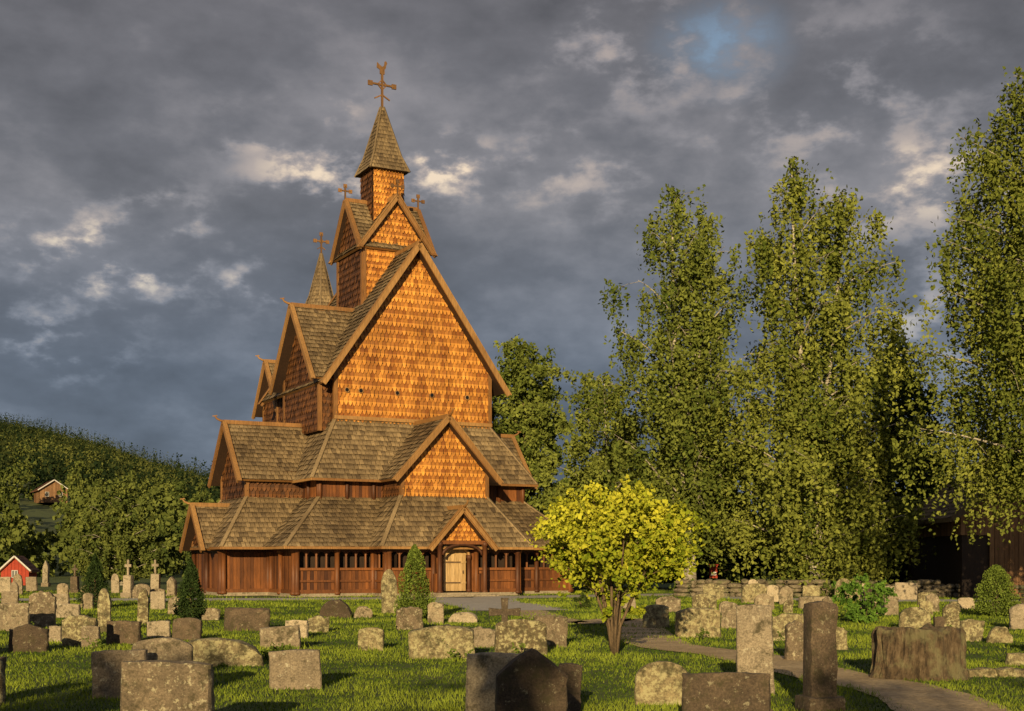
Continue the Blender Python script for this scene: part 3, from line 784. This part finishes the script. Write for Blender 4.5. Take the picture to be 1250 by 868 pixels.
S = [(148,259,806,905,'rect','g'),(115,182,793,852,'rect','l'),(160,234,779,848,'arch','g'),(208,322,779,813,'mound','m'),
(330,393,793,841,'rect','l'),(318,367,763,792,'tilt','g'),(348,376,757,779,'rect','l'),(274,329,742,770,'rect','d'),
(180,208,758,779,'rect','l'),(210,246,754,783,'arch','d'),(130,172,758,786,'rect','d'),(120,136,718,772,'round','m'),
(76,120,750,789,'rough','m'),(100,122,764,790,'rect','g'),(12,58,762,796,'rough','d'),(68,98,737,754,'rect','l'),
(35,68,720,766,'rough','g'),(0,34,736,770,'rect','g'),(168,181,718,762,'round','m'),(437,469,766,794,'arch','m'),
(500,580,763,804,'rough','m'),(568,652,797,872,'rect','l'),(602,690,790,908,'gothic','d'),(680,708,810,872,'rect','d'),
(604,668,756,800,'arch','m'),(560,612,765,790,'rough','l'),(650,692,752,790,'rect','g'),(522,542,735,761,'arch','g'),
(547,584,747,760,'mound','l'),(484,516,740,769,'rough','g'),(466,486,695,749,'round','m'),(390,430,732,754,'mound','d'),
(775,842,807,860,'round','m'),(832,940,821,905,'rect','d'),(900,944,737,848,'rect','l'),(980,1022,733,868,'pillar','d'),
(958,981,757,806,'rough','g'),(1004,1034,765,793,'rough','m'),(825,880,742,778,'arch','m'),(845,875,724,745,'rough','m'),
(880,901,735,767,'arch','g'),(942,1000,748,782,'rough','m'),(975,1012,728,743,'rect','g'),(1092,1119,711,732,'rect','l'),
(1098,1136,741,769,'round','m'),(1150,1171,738,769,'rough','m'),(1172,1201,755,783,'rough','m'),(1080,1097,727,751,'rect','g'),
(1019,1040,706,733,'round','m'),(800,831,728,747,'rough','g'),(785,817,738,767,'arch','m'),(1140,1190,711,728,'rough','g'),
(1232,1262,737,768,'rough','l'),(1205,1235,765,785,'mound','m'),(905,936,712,736,'rough','m'),(951,968,716,738,'round','g'),
(1048,1066,735,757,'rough','g'),(1228,1262,797,812,'rect','m'),
(52,60,684,716,'obelisk','l'),(150,163,684,730,'crosspil','l'),(183,196,684,726,'crosspil','l'),(86,97,690,724,'crosspil','d'),
(0,14,704,724,'rect','l'),(16,28,700,726,'round','g'),(32,46,704,722,'rect','l'),(204,216,704,728,'obelisk','g'),(136,146,700,724,'round','l'),
(70,84,712,736,'arch','g'),(98,112,714,742,'rough','m'),(2,22,722,742,'rect','l'),(184,202,722,744,'rect','l'),(205,222,728,750,'round','g'),
(246,268,742,757,'arch','g'),(60,76,764,784,'rect','l'),(244,300,782,800,'mound','d'),(-60,-8,760,800,'rect','g'),(-40,4,800,860,'arch','m'),
(376,402,752,772,'rough','m'),(432,455,740,754,'mound','g'),(556,578,768,784,'rect','g'),(1270,1330,760,800,'rect','g'),(1300,1360,800,850,'rough','d'),
(1045,1062,712,730,'rect','l'),(1066,1080,716,738,'round','d'),(1120,1140,722,740,'rough','m'),(860,872,716,732,'rect','g'),
(900,915,742,762,'rough','d'),(925,945,728,745,'rect','l'),(1010,1022,738,760,'arch','m'),(1140,1152,752,776,'rect','d'),(758,776,728,744,'arch','l'),
(880,962,862,900,'mound','d'),(0,6,802,850,'rect','d')]
for s in S: stone(*s)
rr = random.Random(4)
for i in range(34):
    px = rr.choice([rr.uniform(-80, 215), rr.uniform(1090, 1330), rr.uniform(860, 1090)]); yb = rr.uniform(726, 752); w = rr.uniform(9, 22)
    stone(px-w/2, px+w/2, yb-rr.uniform(13, 26), yb, rr.choice(['rect','arch','round','rough']), rr.choice('gdlm'))
X, Y = gpos(616, 772); c = bmesh.new()
def bx(bm, x0, x1, y0, y1, z0, z1):
    v = [bm.verts.new(p) for p in ((x0,y0,z0),(x1,y0,z0),(x1,y1,z0),(x0,y1,z0),(x0,y0,z1),(x1,y0,z1),(x1,y1,z1),(x0,y1,z1))]
    for q in ((0,3,2,1),(4,5,6,7),(0,1,5,4),(1,2,6,5),(2,3,7,6),(3,0,4,7)): bm.faces.new([v[k] for k in q])
out = [(-.09,0),(.09,0),(.08,.42),(.40,.40),(.42,.60),(.08,.57),(.10,.84),(-.10,.84),(-.08,.57),(-.42,.60),(-.40,.40),(-.08,.42)]
v1 = [c.verts.new((x,-.07,z)) for x, z in out]; v2 = [c.verts.new((x,.07,z)) for x, z in out]
for i in range(12):
    j = (i+1) % 12; c.faces.new((v1[i],v1[j],v2[j],v2[i]))
c.faces.new(v1[::-1]); c.faces.new(v2); bx(c, -.22,.22,-.15,.15,-.02,.12)
bmesh.ops.recalc_face_normals(c, faces=c.faces); bmesh.ops.bevel(c, geom=list(c.edges), offset=.012, segments=1, affect='EDGES')
me = bpy.data.meshes.new('stone_cross'); c.to_mesh(me); me.materials.append(M_std)
o = bpy.data.objects.new('stone_cross', me); o.location = (X, Y, 0); o.scale = (.92,1,.98); link(o)

X, Y = gpos(1121, 828); st = MB(); rw = 52*Y/F; hs = 61*Y/F; nn = 90; vs = []
for k in range(13):
    z = hs*k/12; ring = []
    for j in range(nn):
        th = 2*math.pi*j/nn; cx, sx = math.cos(th), math.sin(th)
        rid = abs(noise.noise(Vector((cx*7, sx*7, z*1.2))))*.2+noise.noise(Vector((cx*18, sx*18, z*3)))*.06+noise.noise(Vector((cx*2, sx*2, z*.8)))*.14
        rr_ = 1.0+.04-rid+.14*(1-k/12)**4-(.05 if k == 12 else 0)
        ring.append((cx*rw*rr_, sx*rw*.7*rr_, z+(noise.noise(Vector((cx*3,sx*3,3)))*.1 if k >= 11 else 0)))
    vs.append(ring)
for k in range(12):
    for j in range(nn): st.add([vs[k][j], vs[k][(j+1)%nn], vs[k+1][(j+1)%nn], vs[k+1][j]])
cen = (0, 0, hs-.04)
for j in range(nn): st.add([vs[12][j], vs[12][(j+1)%nn], cen])
o = st.build('tree_stump', M_stump); o.location = (X, Y, 0)
x0, y0 = gpos(1180, 826); kbo = empty('stone_kerb', (x0, y0, 0))
for i in range(7): grid_stone('kerb_stone', i*.42+.2, 0, .4, random.uniform(.13,.17), .22, 'rough', M_stm, parent=kbo)

M_wall = simple_noise_mat('wall_stone', [(.3, (.09, .075, .05)), (.5, (.26, .21, .14)), (.62, (.12, .14, .05)), (.8, (.30, .25, .17))], 1.1, .9, .08)
def stone_wall(p, q, hgt=1.0):
    bm = bmesh.new(); P = Vector((*p,0)); Q = Vector((*q,0)); d = Q-P; L = d.length; d.normalize(); nrm = Vector((-d.y, d.x, 0))
    R_ = random.Random(8); z = 0
    for row in range(4):
        rh = hgt/4; s = R_.uniform(-.3, 0)
        while s < L:
            w = R_.uniform(.25, .8); c = P+d*(s+w/2)+Vector((0,0,z+rh/2+R_.uniform(-.03,.03)))+nrm*R_.uniform(-.08,.08)
            if not (row == 3 and R_.random() < .4):
                r = bmesh.ops.create_icosphere(bm, subdivisions=2, radius=1)
                for v in r['verts']:
                    co = v.co
                    m = max(abs(co.x), abs(co.y), abs(co.z)); co = co*.55+co/m*.45
                    co = co*(1+.3*noise.noise(co*1.4+c))
                    v.co = c+d*co.x*w*.53+nrm*co.y*.33+Vector((0,0,co.z*rh*.62))
            s += w
        z += rh
    me = bpy.data.meshes.new('dry_stone_wall'); bm.to_mesh(me); me.materials.append(M_wall); link(bpy.data.objects.new('dry_stone_wall', me))
stone_wall((8.0, 63), (42, 58), .8)

# ------------------------------------------------------------ houses
def gable_house(name, x, y, w, d, hw, hr, wallm, roofm, rz=0, win=None, opening=False, ov=.6, ws=1.0):
    e = empty(name, (x, y, 0), rz); wb = MB(); rb = MB()
    for (p, q, o) in (((0,0),(w,0),(0,-1)),((0,d),(0,0),(-1,0)),((w,0),(w,d),(1,0)),((w,d),(0,d),(0,1))):
        n = max(6, int(max(abs(q[0]-p[0]), abs(q[1]-p[1]))/.22))
        for k in range(n):
            a = (p[0]+(q[0]-p[0])*k/n, p[1]+(q[1]-p[1])*k/n); b = (p[0]+(q[0]-p[0])*(k+.94)/n, p[1]+(q[1]-p[1])*(k+.94)/n)
            def top(pt): return hw if o[0] else hw+(hr-hw)*(1-abs(pt[0]-w/2)/(w/2))
            if opening and o == (0,-1) and a[0] < 1.2: zb = 2.9
            elif opening and o == (-1,0): zb = 2.9
            else: zb = 0.0
            j = random.uniform(0,.03)
            wb.add([(a[0]+o[0]*j,a[1]+o[1]*j,zb),(b[0]+o[0]*j,b[1]+o[1]*j,zb),(b[0]+o[0]*j,b[1]+o[1]*j,top(b)-.05),(a[0]+o[0]*j,a[1]+o[1]*j,top(a)-.05)])
    bk = MB(); bk.box((.1,.1,0),(w-.1,d-.1,hw-.05),.1)
    sl = (hr-hw)/(w/2)
    for s in (-1,1):
        ex = w/2+s*(w/2+ov); ze = hw-sl*ov
        pl = [(w/2,-ov,hr),(w/2,d+ov,hr),(ex,d+ov,ze),(ex,-ov,ze)]
        rb.add(pl,.5); rb.add([(a,b,c-.14*ws) for a,b,c in pl],.4)
        shingles(rb, pl, (s,0,.5), .35, .3, 0, .05)
        rb.beam((w/2,-ov-.03,hr-.03),(ex,-ov-.03,ze-.05),.06,.3*ws); rb.beam((ex,-ov,ze-.07),(ex,d+ov,ze-.07),.08,.18*ws)
    wb.build('plank_walls', wallm, e); bk.build('interior', M_dark, e); rb.build('roof', roofm, e)
    if win:
        wn = MB(); fr = MB(); u = ws
        for (cx, cz) in win:
            wn.box((cx-.35*u,-.07,cz-.45*u),(cx+.35*u,-.04,cz+.45*u))
            for (a,b) in ((-.42,-.35),(.35,.42)): fr.box((cx+a*u,-.1,cz-.52*u),(cx+b*u,-.05,cz+.52*u))
            fr.box((cx-.35*u,-.1,cz+.45*u),(cx+.35*u,-.05,cz+.52*u)); fr.box((cx-.35*u,-.1,cz-.52*u),(cx+.35*u,-.05,cz-.45*u)); fr.box((cx-.02,-.1,cz-.45*u),(cx+.02,-.075,cz+.45*u))
        wn.build('windows', M_glass, e); fr.build('window_frames', M_white, e)
        fr2 = MB()
        for s in (-1,1): fr2.beam((w/2,-ov-.08,hr),(w/2+s*(w/2+ov),-ov-.08,hw-sl*ov),.04,.2*ws)
        fr2.build('bargeboards', M_white, e)
    return e
gable_house('wooden_barn', 20.7, 60.5, 9, 8, 4.1, 7.4, M_barn, M_roof, 0, opening=True)
Yh = 92; gable_house('red_house', (1-625)/F*Yh, Yh, 1.9, 2.6, 1.15, 2.05, M_red, M_tile, .15, win=[(.95,.8)], ov=.15, ws=.5)
hx, hy = -108, 300; e = gable_house('farm_house', hx, hy, 6.0, 9, 3.2, 5.2, M_barn, M_tile, .5, win=[(1.5,1.9),(4.5,1.9)]); e.location.z = hillz(hx, hy)+.6

X, Y = gpos(871, 722); e = empty('information_sign', (X, Y, 0))
m = MB(); m.box((-.22,-.02,.75),(.22,.02,1.45)); m.box((-.26,-.05,1.45),(.26,.05,1.52)); m.build('board', M_red, e)
m = MB(); m.tube([(-.19,.05,0),(-.19,.05,1.48)],[.03,.03],6); m.tube([(.19,.05,0),(.19,.05,1.48)],[.03,.03],6); m.build('posts', M_metal, e)
m = MB(); m.box((-.15,-.026,.9),(.15,-.021,1.1)); m.build('notice', M_white, e)
X, Y = gpos(952, 724); m = MB(); m.tube([(0,0,0),(0,0,.3),(0,0,1.55),(0,0,1.62)],[.13,.11,.1,.04],9); m.beam((0,-.12,1.2),(0,.12,1.2),.3,.06)
o = m.build('wooden_post', M_trim, None, True); o.location = (X, Y, 0)

rng = np.random.default_rng(77); cs = []
for px, py in ((270,812),(322,806),(470,770),(1150,772),(960,790),(40,772),(560,806),(1010,792),(640,802),(120,792),(860,780)):
    x, y = gpos(px, py); cs.append(np.array([x, y-.1, .12]))
C, rn = clump_leaves(cs, [.22]*len(cs), 120, .08, rng); C[:,2] = np.maximum(C[:,2], .02)
np_mesh('grave_plants', leaf_quads(C, .055, rng, .7), 4, rn, M_thuja)

# ------------------------------------------------------------ sun and sky
el = math.radians(12.5); s = Vector((-.11*math.cos(el), -.994*math.cos(el), math.sin(el))).normalized()
sun = bpy.data.lights.new('sun', 'SUN'); sun.energy = 5.0; sun.angle = math.radians(.5); sun.color = (1, .77, .41)
so = bpy.data.objects.new('sun', sun); so.rotation_euler = (-s).to_track_quat('-Z', 'Y').to_euler(); so.location = (-10, -30, 20); link(so)

w = bpy.data.worlds.new('World'); scene.world = w; w.use_nodes = True; nt = w.node_tree; nt.nodes.clear()
out = nt.nodes.new('ShaderNodeOutputWorld'); sky = nt.nodes.new('ShaderNodeTexSky'); sky.sky_type = 'NISHITA'; sky.sun_disc = False
sky.sun_elevation = el; sky.sun_rotation = math.atan2(s.x, s.y) % (2*math.pi)
bg1 = nt.nodes.new('ShaderNodeBackground'); bg1.inputs[1].default_value = .13; nt.links.new(sky.outputs[0], bg1.inputs[0])
tc = nt.nodes.new('ShaderNodeTexCoord'); vec = tc.outputs['Generated']
def M2(op, a, b=None):
    m = nt.nodes.new('ShaderNodeMath'); m.operation = op
    for i, v in enumerate((a, b)):
        if v is None: continue
        if isinstance(v, (int, float)): m.inputs[i].default_value = v
        else: nt.links.new(v, m.inputs[i])
    return m.outputs[0]
n1 = tex_noise(nt, 4.2, 6, .5, vec=vec, stretch=(1, 1, 2.0))
n2 = tex_noise(nt, 23, 7, .56, vec=vec, stretch=(1, 1, 1.8))
def blob(px, py, rad, stretch=1.6):
    d = Vector(((px-625)/F, 1, (HZ-py)/F)).normalized()
    sb = nt.nodes.new('ShaderNodeVectorMath'); sb.operation = 'SUBTRACT'; nt.links.new(vec, sb.inputs[0]); sb.inputs[1].default_value = d
    ml = nt.nodes.new('ShaderNodeVectorMath'); ml.operation = 'MULTIPLY'; nt.links.new(sb.outputs[0], ml.inputs[0]); ml.inputs[1].default_value = (1, 1, stretch)
    ln = nt.nodes.new('ShaderNodeVectorMath'); ln.operation = 'LENGTH'; nt.links.new(ml.outputs[0], ln.inputs[0])
    mr = nt.nodes.new('ShaderNodeMapRange'); mr.interpolation_type = 'SMOOTHSTEP'
    mr.inputs[1].default_value = 0; mr.inputs[2].default_value = rad/F; mr.inputs[3].default_value = 1; mr.inputs[4].default_value = 0
    nt.links.new(ln.outputs['Value'], mr.inputs[0]); return mr.outputs[0]
acc = None
for (px, py, r, k) in ((140,318,170,1.0),(395,215,140,.95),(535,205,120,1.0),(310,350,90,.8),(1140,225,200,.75),(790,60,200,.45),(330,165,110,.55),(60,415,150,.6),(1010,130,260,.4),(1130,380,180,.55),(700,210,170,.4),(200,265,110,.6),(390,130,70,.7)):
    b_ = M2('MULTIPLY', blob(px, py, r, 2.0), k); acc = b_ if acc is None else M2('MAXIMUM', acc, b_)
sh = nt.nodes.new('ShaderNodeMapRange'); sh.interpolation_type = 'SMOOTHSTEP'; sh.inputs[1].default_value = .46; sh.inputs[2].default_value = .66; nt.links.new(n2, sh.inputs[0])
hi = M2('MULTIPLY', acc, sh.outputs[0])
val = M2('ADD', M2('MULTIPLY', n1, .82), M2('MULTIPLY', hi, .55))
val = M2('ADD', val, M2('MULTIPLY', M2('SUBTRACT', n2, .5), .36))
val = M2('ADD', val, M2('MULTIPLY', acc, .10))
cc = ramp(nt, val, [(.22, (.10, .104, .118)), (.40, (.158, .162, .182)), (.54, (.25, .247, .268)), (.74, (.44, .385, .36)), (.98, (.88, .72, .54))])
sep = nt.nodes.new('ShaderNodeSeparateXYZ'); nt.links.new(vec, sep.inputs[0])
g = ramp(nt, sep.outputs[2], [(.0, (.70, .90, 1.10)), (.14, (.76, .90, 1.05)), (.26, (1.0, 1.0, 1.0)), (.42, (1.08, 1.02, .99))])
cc = mixc(nt, 1.0, cc, g, 'MULTIPLY')
bg2 = nt.nodes.new('ShaderNodeBackground'); nt.links.new(cc, bg2.inputs[0]); bg2.inputs[1].default_value = 1.0
gap = M2('MULTIPLY', blob(880, 55, 100, 1.4), ramp(nt, n2, [(.40, (.65,.65,.65)), (.60, (0,0,0))]))
mx = nt.nodes.new('ShaderNodeMixShader'); nt.links.new(M2('SUBTRACT', .98, gap), mx.inputs[0])
nt.links.new(bg1.outputs[0], mx.inputs[1]); nt.links.new(bg2.outputs[0], mx.inputs[2]); nt.links.new(mx.outputs[0], out.inputs[0])

# ------------------------------------------------------------ camera
cam = bpy.data.cameras.new('camera'); cam.sensor_width = 36; cam.lens = F/1250*36; cam.shift_y = (HZ-434)/1250
cam.clip_end = 12000; cam.clip_start = .1
co = bpy.data.objects.new('camera', cam); co.location = (0, 0, EYE); co.rotation_euler = (math.radians(90), 0, 0); link(co); scene.camera = co
scene.view_settings.view_transform = 'Standard'; scene.view_settings.look = 'None'; scene.view_settings.exposure = 0
